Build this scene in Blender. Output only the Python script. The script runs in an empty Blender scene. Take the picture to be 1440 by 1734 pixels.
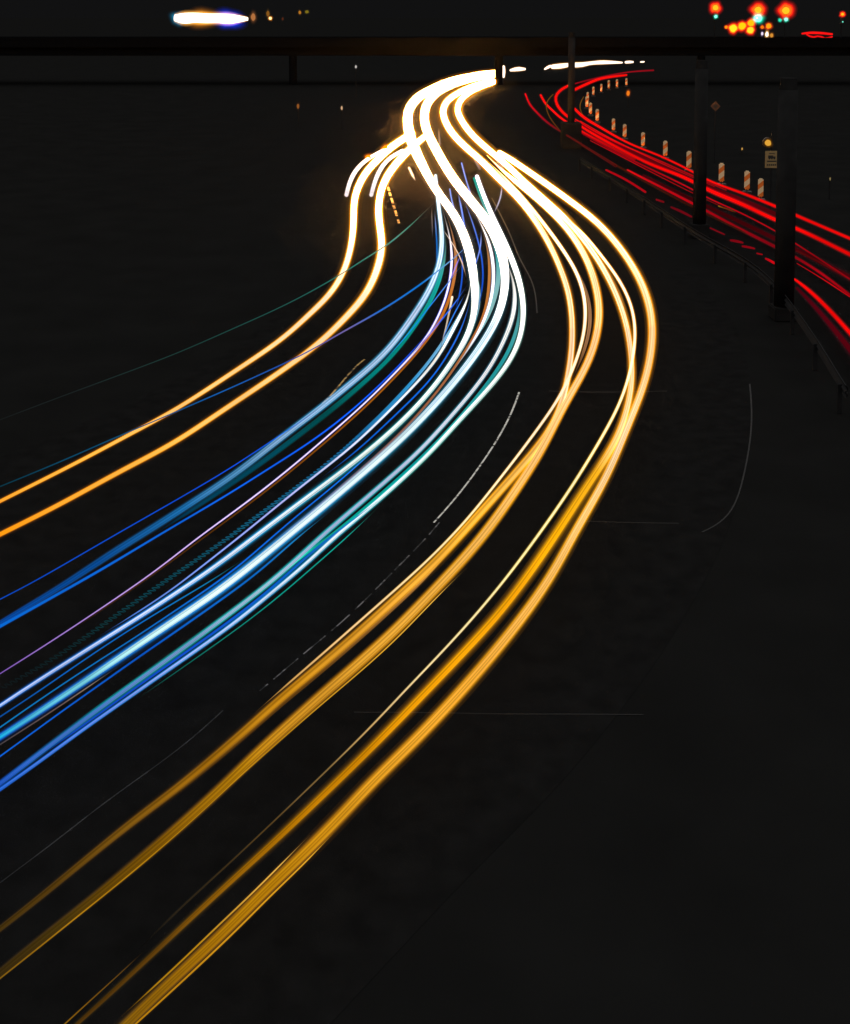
import bpy, bmesh, math, random
import numpy as np
from mathutils import Vector, Matrix

# ------------------------------------------------------------------ camera, sky, exposure
SC = bpy.context.scene
COL = SC.collection
F_PX, CAM_H, PW, PH, HOR = 2000.0, 8.0, 1440.0, 1734.0, 20.0
PITCH = math.radians(4.0)                      # near-level camera, verticals kept upright with a shifted lens
PPY = HOR + F_PX * math.tan(PITCH)              # row of the optical axis
cam = bpy.data.cameras.new('camera')
cam.sensor_fit = 'VERTICAL'; cam.sensor_height = 36.0; cam.lens = 36.0 * F_PX / PH
cam.shift_y = -(PH / 2 - PPY) / PH
cam.clip_start = 0.1; cam.clip_end = 4000
cam_o = bpy.data.objects.new('camera', cam); COL.objects.link(cam_o)
cam_o.location = (0, 0, CAM_H); cam_o.rotation_euler = (math.pi / 2 - PITCH, 0, 0)
SC.camera = cam_o

# night sky: unseen overhead brightness added as fill, almost black down at the horizon
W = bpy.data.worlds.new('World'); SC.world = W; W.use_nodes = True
wn = W.node_tree.nodes; wl = W.node_tree.links
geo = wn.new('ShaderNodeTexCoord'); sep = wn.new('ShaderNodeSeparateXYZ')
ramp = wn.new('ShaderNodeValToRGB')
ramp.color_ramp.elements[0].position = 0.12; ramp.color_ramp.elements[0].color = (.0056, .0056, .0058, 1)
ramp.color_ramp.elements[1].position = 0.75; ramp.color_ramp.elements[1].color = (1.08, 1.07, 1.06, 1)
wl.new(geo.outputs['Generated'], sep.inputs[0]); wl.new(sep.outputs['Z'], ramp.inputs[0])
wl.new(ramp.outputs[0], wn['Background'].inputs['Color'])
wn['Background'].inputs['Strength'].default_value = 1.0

SC.view_settings.view_transform = 'Standard'; SC.view_settings.look = 'None'
SC.view_settings.exposure = 0.0; SC.view_settings.gamma = 1.0
SC.render.engine = 'CYCLES'
cy = SC.cycles
cy.use_denoising = True
cy.max_bounces = 4; cy.diffuse_bounces = 2; cy.glossy_bounces = 2
cy.transparent_max_bounces = 200
cy.sample_clamp_indirect = 3.0
SC.render.film_transparent = False

RND = random.Random(7)

# ------------------------------------------------------------------ helpers
CP, SP_ = math.cos(PITCH), math.sin(PITCH)
FWD = Vector((0, CP, -SP_)); UP = Vector((0, SP_, CP)); RT = Vector((1, 0, 0))
def at(x, y, z=0.0):
    """photo pixel -> the point of the road plane (height z) it shows"""
    d = FWD + RT * ((x - PW / 2) / F_PX) + UP * (-(y - PPY) / F_PX)
    t = (z - CAM_H) / d.z
    return Vector((d.x * t, d.y * t, z))
def at_d(x, y, dist):
    """photo pixel -> the point at ground distance dist"""
    d = FWD + RT * ((x - PW / 2) / F_PX) + UP * (-(y - PPY) / F_PX)
    t = dist / d.y
    return Vector((d.x * t, dist, CAM_H + d.z * t))
def depth(p): return (Vector(p) - Vector((0, 0, CAM_H))).dot(FWD)
def mpp(p): return depth(p) / F_PX            # metres per photo pixel there

def lin(c):
    return c / 12.92 if c <= .04045 else ((c + .055) / 1.055) ** 2.4
def hx(s):
    m = 1.0
    if '*' in s: s, k = s.split('*'); m = float(k)
    return np.array([lin(int(s[i:i + 2], 16) / 255) * m for i in (0, 2, 4)])

def tag(o, label=None, cat=None, group=None, kind=None):
    if label: o['label'] = label
    if cat: o['category'] = cat
    if group: o['group'] = group
    if kind: o['kind'] = kind
    return o
def empty(name, loc, rz=0):
    o = bpy.data.objects.new(name, None); COL.objects.link(o)
    o.location = loc; o.rotation_euler = (0, 0, rz); o.empty_display_size = .2
    return o
def link(name, me, mat, parent=None):
    o = bpy.data.objects.new(name, me); COL.objects.link(o)
    if mat: me.materials.append(mat)
    if parent: o.parent = parent
    return o
def smooth(me):
    me.polygons.foreach_set('use_smooth', [True] * len(me.polygons))

# ------------------------------------------------------------------ materials
def principled(name, col, rough=.9, spec=.2, noise=0.0, scale=8.0, bump=0.0, metallic=0.0):
    m = bpy.data.materials.new(name); m.use_nodes = True
    n = m.node_tree.nodes; l = m.node_tree.links; b = n['Principled BSDF']
    b.inputs['Roughness'].default_value = rough; b.inputs['Specular IOR Level'].default_value = spec
    b.inputs['Metallic'].default_value = metallic
    b.inputs['Base Color'].default_value = (*col, 1)
    if noise:
        tc = n.new('ShaderNodeTexCoord')
        t = n.new('ShaderNodeTexNoise'); t.inputs['Scale'].default_value = scale; t.inputs['Detail'].default_value = 6
        r = n.new('ShaderNodeValToRGB')
        r.color_ramp.elements[0].position = .3; r.color_ramp.elements[1].position = .7
        r.color_ramp.elements[0].color = (*[c * (1 - noise) for c in col], 1)
        r.color_ramp.elements[1].color = (*[min(1, c * (1 + noise)) for c in col], 1)
        l.new(tc.outputs['Object'], t.inputs['Vector']); l.new(t.outputs[0], r.inputs[0])
        l.new(r.outputs[0], b.inputs['Base Color'])
        if bump:
            t2 = n.new('ShaderNodeTexNoise'); t2.inputs['Scale'].default_value = scale * 18; t2.inputs['Detail'].default_value = 3
            bp = n.new('ShaderNodeBump'); bp.inputs['Strength'].default_value = bump; bp.inputs['Distance'].default_value = .01
            l.new(tc.outputs['Object'], t2.inputs['Vector']); l.new(t2.outputs[0], bp.inputs['Height'])
            l.new(bp.outputs[0], b.inputs['Normal'])
    return m

def glow_mat(name, add):
    """light given off: colour stored along the mesh; add=True leaves what is behind visible through the soft rim"""
    m = bpy.data.materials.new(name); m.use_nodes = True
    n = m.node_tree.nodes; l = m.node_tree.links
    n.remove(n['Principled BSDF'])
    a = n.new('ShaderNodeAttribute'); a.attribute_name = 'light'
    e = n.new('ShaderNodeEmission'); l.new(a.outputs['Color'], e.inputs['Color'])
    out = n['Material Output']
    if add:
        t = n.new('ShaderNodeBsdfTransparent'); s = n.new('ShaderNodeAddShader')
        l.new(e.outputs[0], s.inputs[0]); l.new(t.outputs[0], s.inputs[1]); l.new(s.outputs[0], out.inputs['Surface'])
        m.cycles.emission_sampling = 'NONE'
    else:
        l.new(e.outputs[0], out.inputs['Surface'])
    return m
M_CORE = glow_mat('light_core', False)
M_RIM = glow_mat('light_rim', True)

M_ASPH = principled('asphalt', (.0064, .0063, .0062), .95, .0, .2, 3.0, .3)
M_SOIL = principled('verge_soil', (.0066, .0066, .0064), .95, .0, .12, .6, .2)
M_CONC = principled('darkened_concrete', (.0125, .0123, .0122), .95, .0, .25, 2.0, .2)  # base colour set far darker than real concrete to stay night black
M_BRID = principled('darkened_bridge_concrete', (.0042, .0044, .0048), .95, .0, .25, 2.0, .2)  # set near black to hold down trail light on the bridge
M_STEEL = principled('darkened_steel', (.014, .014, .0145), .8, .02, .2, 5.0)  # base colour set far darker than real steel to stay night black
M_BLACK = principled('black_plastic', (.02, .02, .02), .5, .3)

# ------------------------------------------------------------------ mesh builders
def box_into(bm, c, s, rz=0):
    mat = Matrix.Translation(Vector(c)) @ Matrix.Rotation(rz, 4, 'Z') @ Matrix.Diagonal((s[0], s[1], s[2], 1))
    bmesh.ops.create_cube(bm, size=1, matrix=mat)
def cyl_into(bm, c, r, h, seg=20, r2=None, axis='Z'):
    rot = Matrix.Identity(4)
    if axis == 'Y': rot = Matrix.Rotation(math.pi / 2, 4, 'X')
    bmesh.ops.create_cone(bm, cap_ends=True, segments=seg, radius1=r, radius2=r if r2 is None else r2, depth=h,
                          matrix=Matrix.Translation(Vector(c)) @ rot)
def done(name, bm, mat, parent=None, bev=0):
    if bev: bmesh.ops.bevel(bm, geom=bm.edges[:], offset=bev, segments=2, affect='EDGES', clamp_overlap=True)
    me = bpy.data.meshes.new(name); bm.to_mesh(me); bm.free()
    return link(name, me, mat, parent)

def flat_poly(name, pts, z, mat, kind=None):
    bm = bmesh.new()
    vs = [bm.verts.new((p[0], p[1], z)) for p in pts]
    f = bm.faces.new(vs)
    if f.normal.z < 0: f.normal_flip()
    bmesh.ops.triangulate(bm, faces=[f])
    bmesh.ops.recalc_face_normals(bm, faces=bm.faces[:])
    o = done(name, bm, mat)
    if kind: o['kind'] = kind
    return o

def smooth_path(pts, sig_k=.055, smin=3.5, smax=38):
    """pts rows (x,y,w): dense resample, then smooth out tracing jitter (more where the scene is near)"""
    P = np.array(pts, float)
    d = np.r_[0, np.cumsum(np.hypot(np.diff(P[:, 0]), np.diff(P[:, 1])))]
    L = d[-1]; n = max(8, int(L / 3)); s = np.linspace(0, L, n)
    # Catmull-Rom by cubic Hermite on arc length
    m = np.gradient(P, d, axis=0) if len(P) > 2 else np.repeat((P[1:] - P[:1]) / d[-1], 2, 0)
    i = np.clip(np.searchsorted(d, s, 'right') - 1, 0, len(d) - 2)
    h = (d[i + 1] - d[i])[:, None]; t = ((s - d[i])[:, None]) / h
    Q = (2*t**3-3*t**2+1)*P[i] + (t**3-2*t**2+t)*h*m[i] + (-2*t**3+3*t**2)*P[i+1] + (t**3-t**2)*h*m[i+1]
    step = s[1] - s[0]
    pad = int(120 / step) + 1; k = np.arange(1, pad + 1)[:, None]
    v0 = (Q[0] - Q[min(6, n-1)]) / min(6, n-1); v1 = (Q[-1] - Q[max(-7, -n)]) / min(6, n-1)
    E = np.vstack([(Q[0] + v0 * k)[::-1], Q, Q[-1] + v1 * k])
    idx = np.arange(len(E)); R = np.empty_like(Q)
    for j in range(n):
        sg = min(smax, max(smin, (Q[j, 1] - 100) * sig_k), L / 4) / step
        w = np.exp(-.5 * ((idx - (j + pad)) / max(sg, .3)) ** 2); w /= w.sum()
        R[j] = w @ E
    return R

def tube_mesh(name, C, R, colors, fracs, weights, segs, streak=0.0, seed=0):
    """one mesh of nested tubes about the centre line C (n,3) with radii R (n); colours (n,3)"""
    n = len(C)
    T = np.gradient(C, axis=0); T /= np.linalg.norm(T, axis=1)[:, None] + 1e-9
    S = np.cross(T, [0, 0, 1.0]); S /= np.linalg.norm(S, axis=1)[:, None] + 1e-9
    U = np.cross(S, T)
    ang = np.arange(segs) * 2 * math.pi / segs
    rng = np.random.RandomState(seed)
    st = 1 + streak * rng.uniform(-1, 1, segs)
    if streak and segs > 12:
        for k in rng.choice(segs, 6, replace=False): st[k] *= .45
    verts, faces, cols = [], [], []
    for f, wt in zip(fracs, weights):
        base = len(verts) and sum(len(v) for v in verts)
        V = C[:, None, :] + (R * f)[:, None, None] * (np.cos(ang)[None, :, None] * S[:, None, :] + np.sin(ang)[None, :, None] * U[:, None, :])
        verts.append(V.reshape(-1, 3))
        cols.append((colors[:, None, :] * wt * st[None, :, None]).reshape(-1, 3))
        a = np.arange(n - 1)[:, None] * segs + np.arange(segs)[None, :]
        b = np.arange(n - 1)[:, None] * segs + (np.arange(segs)[None, :] + 1) % segs
        q = np.stack([a, b, b + segs, a + segs], -1).reshape(-1, 4) + base
        faces += q.tolist()
        faces.append([base + j for j in range(segs)][::-1])
        faces.append([base + (n - 1) * segs + j for j in range(segs)])
    V = np.vstack(verts); Cc = np.vstack(cols)
    me = bpy.data.meshes.new(name); me.from_pydata(V.tolist(), [], faces)
    at_ = me.color_attributes.new('light', 'FLOAT_COLOR', 'POINT')
    at_.data.foreach_set('color', np.c_[Cc, np.ones(len(Cc))].ravel())
    smooth(me)
    return me

def stops(spec, ys):
    """[(photo y, hex), ...] -> colours"""
    sy = [s[0] for s in spec]; sc = np.array([hx(s[1]) for s in spec])
    return np.c_[tuple(np.interp(ys, sy, sc[:, k]) for k in range(3))]

def trail(label, pts, core, edge=None, z=.65, cf=.52, group=None, w=None, streak=0.0, name='light_trail', ext=True,
          rim=(1.0, .88, .76, .65), rw=(.035, .10, .2, .32), halo=None, parent=None, smin=3.5, taper=None, gain=None):
    """pts: (x, y, width) traced along the lamp's path; core/edge: colour stops by photo row"""
    if w is not None: pts = [(p[0], p[1], w) for p in pts]
    Q = smooth_path(pts, smin=smin)
    # thin out: one ring about every 6..9 px
    st = 2 if Q[:, 2].max() < 40 else 3
    keep = list(range(0, len(Q), st))
    if keep[-1] != len(Q) - 1: keep.append(len(Q) - 1)
    Q = Q[keep]
    P = [at(x, y, z) for x, y, _ in Q]
    C = np.array([tuple(p) for p in P]); R = np.array([max(.4, q[2]) / 2 * mpp(p) for q, p in zip(Q, P)])
    cc = stops(core, Q[:, 1]); ec = stops(edge or core, Q[:, 1])
    front = np.maximum(cc - (.42 if group == G_A else .55) * ec, .4 * cc); m_ = (cc.max(1) <= 1.001)[:, None]; cc = np.where(m_, front, cc)
    rng = np.random.RandomState(len(pts) * 7 + int(pts[0][0])); kn = np.linspace(0, 1, max(4, len(Q) // 9)); amp = .28 if group == G_R else .10
    wob = 1 + amp * np.interp(np.linspace(0, 1, len(Q)), kn, rng.uniform(-1, 1, len(kn)))
    cc = cc * wob[:, None]; ec = ec * wob[:, None]
    if group == G_R: R = R * .95; cf = .42
    if group == G_W: R = R * np.interp(Q[:, 1], [480, 640], [1.0, .87])
    if group == G_A:
        k = np.interp(Q[:, 1], [600, 900], [0, 1]); ec[:, 1] *= 1 + .3 * k; cc[:, 1] *= 1 + .07 * k
    if gain is None: gain = ([120, 200, 330, 440, 700, 1000, 1400], [1.12, 1.3, 1.12, .94, .86, .82, .95]) if group == G_A else (([250, 400, 560, 800], [1.15, 1.0, .86, .86]) if group == G_L else ([0], [1.0]))
    R = R * np.interp(Q[:, 1], *gain)
    # where a streak begins or ends inside the picture it thins out, unless the lamp was cut off bluntly
    if taper is None: taper = (True, True) if group in (G_W, G_A) else (False, False)
    dd = np.r_[0, np.cumsum(np.hypot(np.diff(Q[:, 0]), np.diff(Q[:, 1])))]
    tl = min(90.0, dd[-1] * .3)
    for k, end in enumerate((0, -1)):
        x, y = Q[end, 0], Q[end, 1]
        if taper[k] and not (x < 3 or y > PH - 6 or x > PW - 3):
            f = np.clip((dd if k == 0 else dd[-1] - dd) / tl, 0, 1); f = f * f * (3 - 2 * f)
            R = R * (.12 + .88 * f); cc = cc * (.15 + .85 * f)[:, None]; ec = ec * (.05 + .95 * f)[:, None]
    n0 = n1 = 0
    if ext:
        for end in (0, -1):
            x, y = Q[end, 0], Q[end, 1]
            if x < 3 or y > PH - 6 or x > PW - 3:
                v = (C[0] - C[4]) if end == 0 else (C[-1] - C[-5])
                v = v / np.linalg.norm(v)
                add = np.array([C[end] + v * k for k in (1.0, 3.0, 7.0, 14.0)])
                if end == 0:
                    n0 = 4; C = np.vstack([add[::-1], C]); R = np.r_[[R[0]] * 4, R]
                    cc = np.vstack([[cc[0]] * 4, cc]); ec = np.vstack([[ec[0]] * 4, ec])
                else:
                    n1 = 4; C = np.vstack([C, add]); R = np.r_[R, [R[-1]] * 4]
                    cc = np.vstack([cc, [cc[-1]] * 4]); ec = np.vstack([ec, [ec[-1]] * 4])
    big = max(q[2] for q in Q)
    segs = 8 if big < 5 else (12 if big < 12 else 22)
    org = C[len(C) // 2] * np.array([1, 1, 0])
    if not np.isscalar(cf):
        cfa = np.interp(Q[:, 1], *cf); cfa = np.r_[[cfa[0]] * n0, cfa, [cfa[-1]] * n1]; Rc, cfv = R * cfa, 1.0
    else: Rc, cfv = R, cf
    o = link(name, tube_mesh(name, C - org, Rc, cc, [cfv], [1.0], segs, streak, len(label)), M_CORE, parent)
    o.location = org
    g = link('glow', tube_mesh('glow', C - org, R, ec, list(rim) + ([halo[0]] if halo else []),
                               list(rw) + ([halo[1]] if halo else []), segs), M_RIM, o)
    if label and parent is None: tag(o, label, 'light trail', group)
    return o

def ball(name, p, r, core, rim, parent=None, cf=.5, sy=1.0, hot=None):
    """a lamp: bright bulb with its soft, uneven bloom built as glowing shells round it"""
    ph = [RND.uniform(0, 6.28) for _ in range(6)]
    def sph(rr, amp):
        bm = bmesh.new(); bmesh.ops.create_icosphere(bm, subdivisions=3, radius=1)
        for v in bm.verts:
            c = v.co.normalized()
            k = 1 + amp * (math.sin(3.1 * c.x + ph[0]) * math.sin(2.7 * c.z + ph[1]) + .6 * math.sin(5.3 * c.z + 2 * c.x + ph[2]) + .4 * math.sin(7 * c.x - 4 * c.z + ph[3]))
            v.co = c * rr * k
        bmesh.ops.scale(bm, vec=(1, 1, sy), verts=bm.verts[:])
        return bm
    def paint(me, c):
        a = me.color_attributes.new('light', 'FLOAT_COLOR', 'POINT')
        a.data.foreach_set('color', np.tile([*c, 1.0], len(me.vertices)))
        smooth(me)
    me = bpy.data.meshes.new(name); bm = sph(r * cf, .05); bm.to_mesh(me); bm.free(); paint(me, hx(core))
    o = link(name, me, M_CORE, parent); o.location = p
    vs, fs, cs = [], [], []
    rc, hc = hx(rim), hx(hot or rim)
    fr = [1.12, 1.0, .9, .8, .7, .62, .55]; wt = [.012, .03, .06, .11, .17, .2, .22]  # bloom put into nested glowing shells round the bulb
    for k, (f, w_) in enumerate(zip(fr, wt)):
        bm = sph(r * f, .085); base = len(vs); t = max(0, (k - 3) / 3)
        vs += [tuple(v.co) for v in bm.verts]; fs += [[base + v.index for v in fc.verts] for fc in bm.faces]
        cs += [list((rc * (1 - t) + hc * t) * w_) + [1.0]] * len(bm.verts); bm.free()
    me = bpy.data.meshes.new('glow'); me.from_pydata(vs, [], fs)
    a = me.color_attributes.new('light', 'FLOAT_COLOR', 'POINT'); a.data.foreach_set('color', np.array(cs).ravel()); smooth(me)
    link('glow', me, M_RIM, o)
    return o

# ------------------------------------------------------------------ setting: ground, carriageways, markings
bm = bmesh.new()
bmesh.ops.create_grid(bm, x_segments=2, y_segments=2, size=1500)
g = done('ground', bm, M_SOIL); g['kind'] = 'structure'

def px_line(pts, z=0.0):
    Q = smooth_path([(x, y, 1) for x, y in pts]); return [at(q[0], q[1], z) for q in Q[::4]]
right_edge = px_line([(845,131),(808,150),(796,175),(806,205),(850,250),(960,325),(1100,405),(1200,485),(1258,580),(1272,680),(1240,880),(1150,1060),(990,1280),(760,1520),(560,1734)])
left_edge = px_line([(820,112),(740,128),(670,160),(640,200),(600,250),(560,300),(540,350),(552,400),(535,460),(440,555),(200,690),(0,775)])
e1 = right_edge[-1] + (right_edge[-1] - right_edge[-3]).normalized() * 25
e0 = left_edge[-1] + (left_edge[-1] - left_edge[-3]).normalized() * 40
far = [at(1120, 101), at(1120, 112)]
road = flat_poly('road', [tuple(p) for p in right_edge] + [tuple(e1), (-45, -14, 0), tuple(e0)] + [tuple(p) for p in left_edge[::-1]], .004, M_ASPH, 'structure')
ra = px_line([(1115,122),(1060,131),(990,146),(972,170),(985,200),(1040,236),(1130,276),(1220,318),(1300,352),(1440,408)])
rb = px_line([(1115,117),(1040,123),(960,138),(912,158),(905,185),(940,228),(1010,272),(1110,335),(1230,420),(1330,480),(1440,600)])
road2 = flat_poly('opposite_road', [tuple(p) for p in ra] + [tuple(ra[-1] + (ra[-1]-ra[-3]).normalized()*30), tuple(rb[-1] + (rb[-1]-rb[-3]).normalized()*20)] + [tuple(p) for p in rb[::-1]], .004, M_ASPH, 'structure')

def worn_paint(name, col, keep, scale):
    m = principled(name, col, .7, .2)
    n = m.node_tree.nodes; l = m.node_tree.links; b = n['Principled BSDF']
    tc = n.new('ShaderNodeTexCoord'); t = n.new('ShaderNodeTexNoise'); t.inputs['Scale'].default_value = scale; t.inputs['Detail'].default_value = 5
    r = n.new('ShaderNodeValToRGB'); r.color_ramp.elements[0].position = keep; r.color_ramp.elements[1].position = keep + .12
    r.color_ramp.elements[0].color = (.0062, .0061, .006, 1); r.color_ramp.elements[1].color = (*col, 1)
    l.new(tc.outputs['Object'], t.inputs['Vector']); l.new(t.outputs[0], r.inputs[0]); l.new(r.outputs[0], b.inputs['Base Color'])
    return m
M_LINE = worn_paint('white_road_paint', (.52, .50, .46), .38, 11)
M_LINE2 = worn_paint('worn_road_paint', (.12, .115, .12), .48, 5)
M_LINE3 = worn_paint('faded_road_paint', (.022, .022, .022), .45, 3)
M_YEL = worn_paint('yellow_road_paint', (.42, .25, .07), .42, 5)
M_KERB = worn_paint('dusty_edge_line', (.0092, .0082, .0074), .54, 2.2)
M_SEAM = worn_paint('tar_seam', (.0072, .007, .0069), .5, 2)
def strip(name, pts, wpx, mat, label=None, group=None, z=.008, dash=None):
    Q = smooth_path([(x, y, wpx) for x, y in pts])
    bm = bmesh.new(); prev = None; acc = 0
    P = [at(q[0], q[1], z) for q in Q]
    for i, p in enumerate(P):
        t = (P[min(i + 1, len(P) - 1)] - P[max(i - 1, 0)]); t.z = 0; t.normalize()
        s = Vector((t.y, -t.x, 0)); hw = wpx / 2 * mpp(p)
        a, b = bm.verts.new(p + s * hw), bm.verts.new(p - s * hw)
        if i: acc += (P[i] - P[i-1]).length
        on = True if not dash else (acc % (dash[0] + dash[1])) < dash[0]
        if prev and on: bm.faces.new((prev[0], a, b, prev[1]))
        prev = (a, b)
    bmesh.ops.recalc_face_normals(bm, faces=bm.faces[:])
    if bm.faces and list(bm.faces)[0].normal.z < 0: bmesh.ops.reverse_faces(bm, faces=bm.faces[:])
    bmesh.ops.delete(bm, geom=[v for v in bm.verts if not v.link_faces], context='VERTS')
    o = done(name, bm, mat); o['kind'] = 'structure'
    if label: tag(o, label, 'road marking', group)
    return o
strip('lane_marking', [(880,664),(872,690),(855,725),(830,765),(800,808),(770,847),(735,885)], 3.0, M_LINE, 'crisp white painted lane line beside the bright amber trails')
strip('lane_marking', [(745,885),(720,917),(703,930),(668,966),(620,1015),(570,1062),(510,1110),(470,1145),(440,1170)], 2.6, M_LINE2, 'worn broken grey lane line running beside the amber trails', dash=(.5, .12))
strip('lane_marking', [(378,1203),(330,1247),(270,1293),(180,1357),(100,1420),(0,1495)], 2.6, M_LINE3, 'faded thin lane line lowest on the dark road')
strip('lane_marking', [(617,607),(607,609),(598,622),(580,647),(548,685),(510,715)], 3.2, M_YEL, 'short yellow worn line hooked at its end above the blue trails')
strip('lane_marking', [(657,317),(663,335),(669,355),(676,378)], 4.0, M_YEL, 'broken yellow line between slip road and white trails', dash=(1.2, .5))
strip('lane_marking', [(833,335),(842,352),(852,372),(866,400),(880,440),(905,480),(910,530)], 2.0, M_KERB, 'faint dusty lane line between white and amber trails')
strip('road_edge_line', [(1270,650),(1275,700),(1268,770),(1254,830),(1240,880),(1190,902)], 2.6, M_KERB, 'faint curved edge line on the empty dark carriageway')
strip('tar_seam', [(930,662),(980,664),(1040,664),(1130,662)], 2.2, M_SEAM)
strip('tar_seam', [(980,882),(1040,884),(1070,885),(1150,886)], 2.0, M_SEAM)
strip('tar_seam', [(600,1206),(760,1207),(840,1209),(950,1209),(1090,1210)], 2.2, M_SEAM)

# ------------------------------------------------------------------ light trails
G_A = 'amber headlight trails on the near lanes'
G_W = 'white and blue light trails through the middle lanes'
G_L = 'headlight trails joining from the slip road'
G_R = 'red tail light trails on the far carriageway'
G_F = 'headlights passing far under the bridge'

# --- slip road, amber white
cL = [(230,'ffac58*80'),(330,'ffbc68*42'),(420,'fff0d8*1.6'),(500,'ffe8c4'),(620,'ffd890'),(760,'ffc050'),(900,'ff9c14')]
eL = [(230,'ffa818'),(420,'ffa410'),(620,'f89a10'),(760,'e88c0c'),(900,'d87c08')]
trail('upper of two amber trails curling out of the slip road', [(698,226,16),(685,234,17),(662,250,17),(640,270,17),(620,292,17),(607,315,17),(600,337,17),(599,362,17),(599,385,17),(597,405,17),(592,430,17),(585,455,16),(574,477,16),(560,498,15),(524,532,14),(488,566,13),(450,594,12.5),(400,627,12),(367,649,11.5),(300,692,10.5),(217,737,10),(133,782,9.5),(50,824,9),(0,849,9)], cL, eL, z=.66, group=G_L, halo=(1.5,.012))
trail('lower of two amber trails curling out of the slip road', [(726,226,12),(711,238,15),(695,252,17),(680,267,18),(665,285,18),(652,305,18),(644,327,18),(641,350,18),(642,375,19),(646,397,20),(648,417,20),(645,438,20),(638,460,20),(627,487,19),(610,512,18),(585,538,17),(560,564,16),(533,587,15),(483,624,14),(433,658,13.5),(367,702,13),(300,747,13),(200,800,12.5),(100,855,12),(0,905,12)], cL, eL, z=.66, group=G_L, halo=(1.45,.012))
cS = [(250,'fff0e0*3'),(290,'fff4ee*1.6'),(330,'f4e4e4')]
trail('short pinkish white stub ending left of the slip road trails', [(587,330,9),(591,312,9),(600,292,9),(615,275,8),(635,262,7),(650,254,6)], cS, [(250,'ffb050'),(330,'806050')], z=.75, group=G_L, cf=.7, ext=False)
trail('short bluish white stub ending between the slip road trails', [(629,330,9),(634,310,9),(642,290,9),(657,270,8),(682,255,7)], cS, [(250,'ffb050'),(330,'606090')], z=.75, group=G_L, cf=.7, ext=False)

# --- white trunk
cW = [(120,'ffac58*80'),(250,'ffac58*80'),(340,'ffdcb4*9'),(480,'fff6ea*2.6'),(600,'fafff8*1.1'),(760,'f0fff6'),(900,'e8f4ff'),(1000,'d8e4ff'),(1200,'b8ccff')]
eW = [(120,'ff9c08'),(270,'ffb450'),(360,'c8b0a0'),(440,'406878'),(560,'206068'),(760,'107078'),(900,'1080b0'),(1050,'1068b8'),(1200,'0850a0')]
trail('broad white trail nearest the dark inside of the bend', [(840,123,14),(820,125,15),(800,129,17),(765,137,18),(730,152,19),(705,168,20),(692,188,20),(691,210,20),(696,235,20),(706,260,19),(718,284,17),(734,314,15),(750,337,15),(770,364,16),(783,390,17),(793,417,18),(800,447,18),(804,480,16),(806,512,15),(802,545,14),(790,575,14),(773,602,14),(737,653,13),(693,702,13),(643,748,13),(587,793,13),(533,833,13),(467,882,12),(417,920,12),(367,958,11),(300,1003,10),(233,1047,10),(167,1088,9.5),(100,1130,9),(33,1173,8.5),(0,1195,8)], cW, eW, cf=([480,620,800],[.68,.58,.42]), gain=([120,180,250,480,620,800], [.86,1.06,1.22,1.2,1.1,1.3]), z=.66, taper=(False, True), streak=.12, halo=(1.3,.022), group=G_W)
trail('second broad white trail sweeping through the crowded bend', [(836,128,12),(812,131,14),(790,136,15),(760,146,16),(735,161,17),(721,182,17),(719,205,17),(725,226,17),(737,250,17),(752,277,17),(770,305,17),(792,333,17),(815,361,17),(835,390,18),(848,421,18),(854,445,17),(857,470,16),(854,502,17),(844,537,18),(826,570,19),(797,612,21),(763,655,21),(720,703,21),(673,750,21),(617,799,21),(550,856,21),(500,897,21),(433,952,22),(367,1003,22),(300,1048,21),(233,1093,20),(167,1138,18),(100,1183,16),(33,1227,15),(0,1248,14)],
      [(120,'ffac58*80'),(250,'ffac58*80'),(340,'ffdcb4*9'),(480,'fff6ea*2.6'),(560,'e8f8ff*1.1'),(700,'e0f6ff'),(900,'e4fbff'),(1000,'e4fff6'),(1080,'c8f4ec'),(1150,'78d0dc'),(1250,'18a8d8')],
      [(120,'ff9c08'),(270,'ffb450'),(360,'c8b0a0'),(440,'406878'),(560,'306878'),(760,'186c88'),(900,'1878b0'),(1050,'0868b8'),(1200,'0850a8')], cf=([480,620,900],[.68,.6,.46]), gain=([120,190,300,420,500,600,900], [.95,1.15,1.22,1.32,1.12,1.0,1.15]), z=.68, taper=(False, True), halo=(1.3,.022), group=G_W, streak=.12)
trail('white trail splitting off the trunk with a cream sheen', [(798,468,6),(796,500,10),(786,524,10),(770,552,10),(752,590,9),(737,613,9),(693,662,8),(647,708,8),(597,756,7),(550,793,6),(500,832,6),(450,873,5.5),(400,914,5.5),(347,955,5),(290,1000,4.5),(233,1037,4),(170,1076,4)], [(460,'fff6ea*2.6'),(600,'fff4e4'),(700,'f0f4ff'),(850,'b8b8f0'),(950,'88a0f0'),(1080,'3070d0')], [(460,'507078'),(600,'186080'),(900,'104890'),(1080,'083878')], z=.74, group=G_W)
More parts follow.
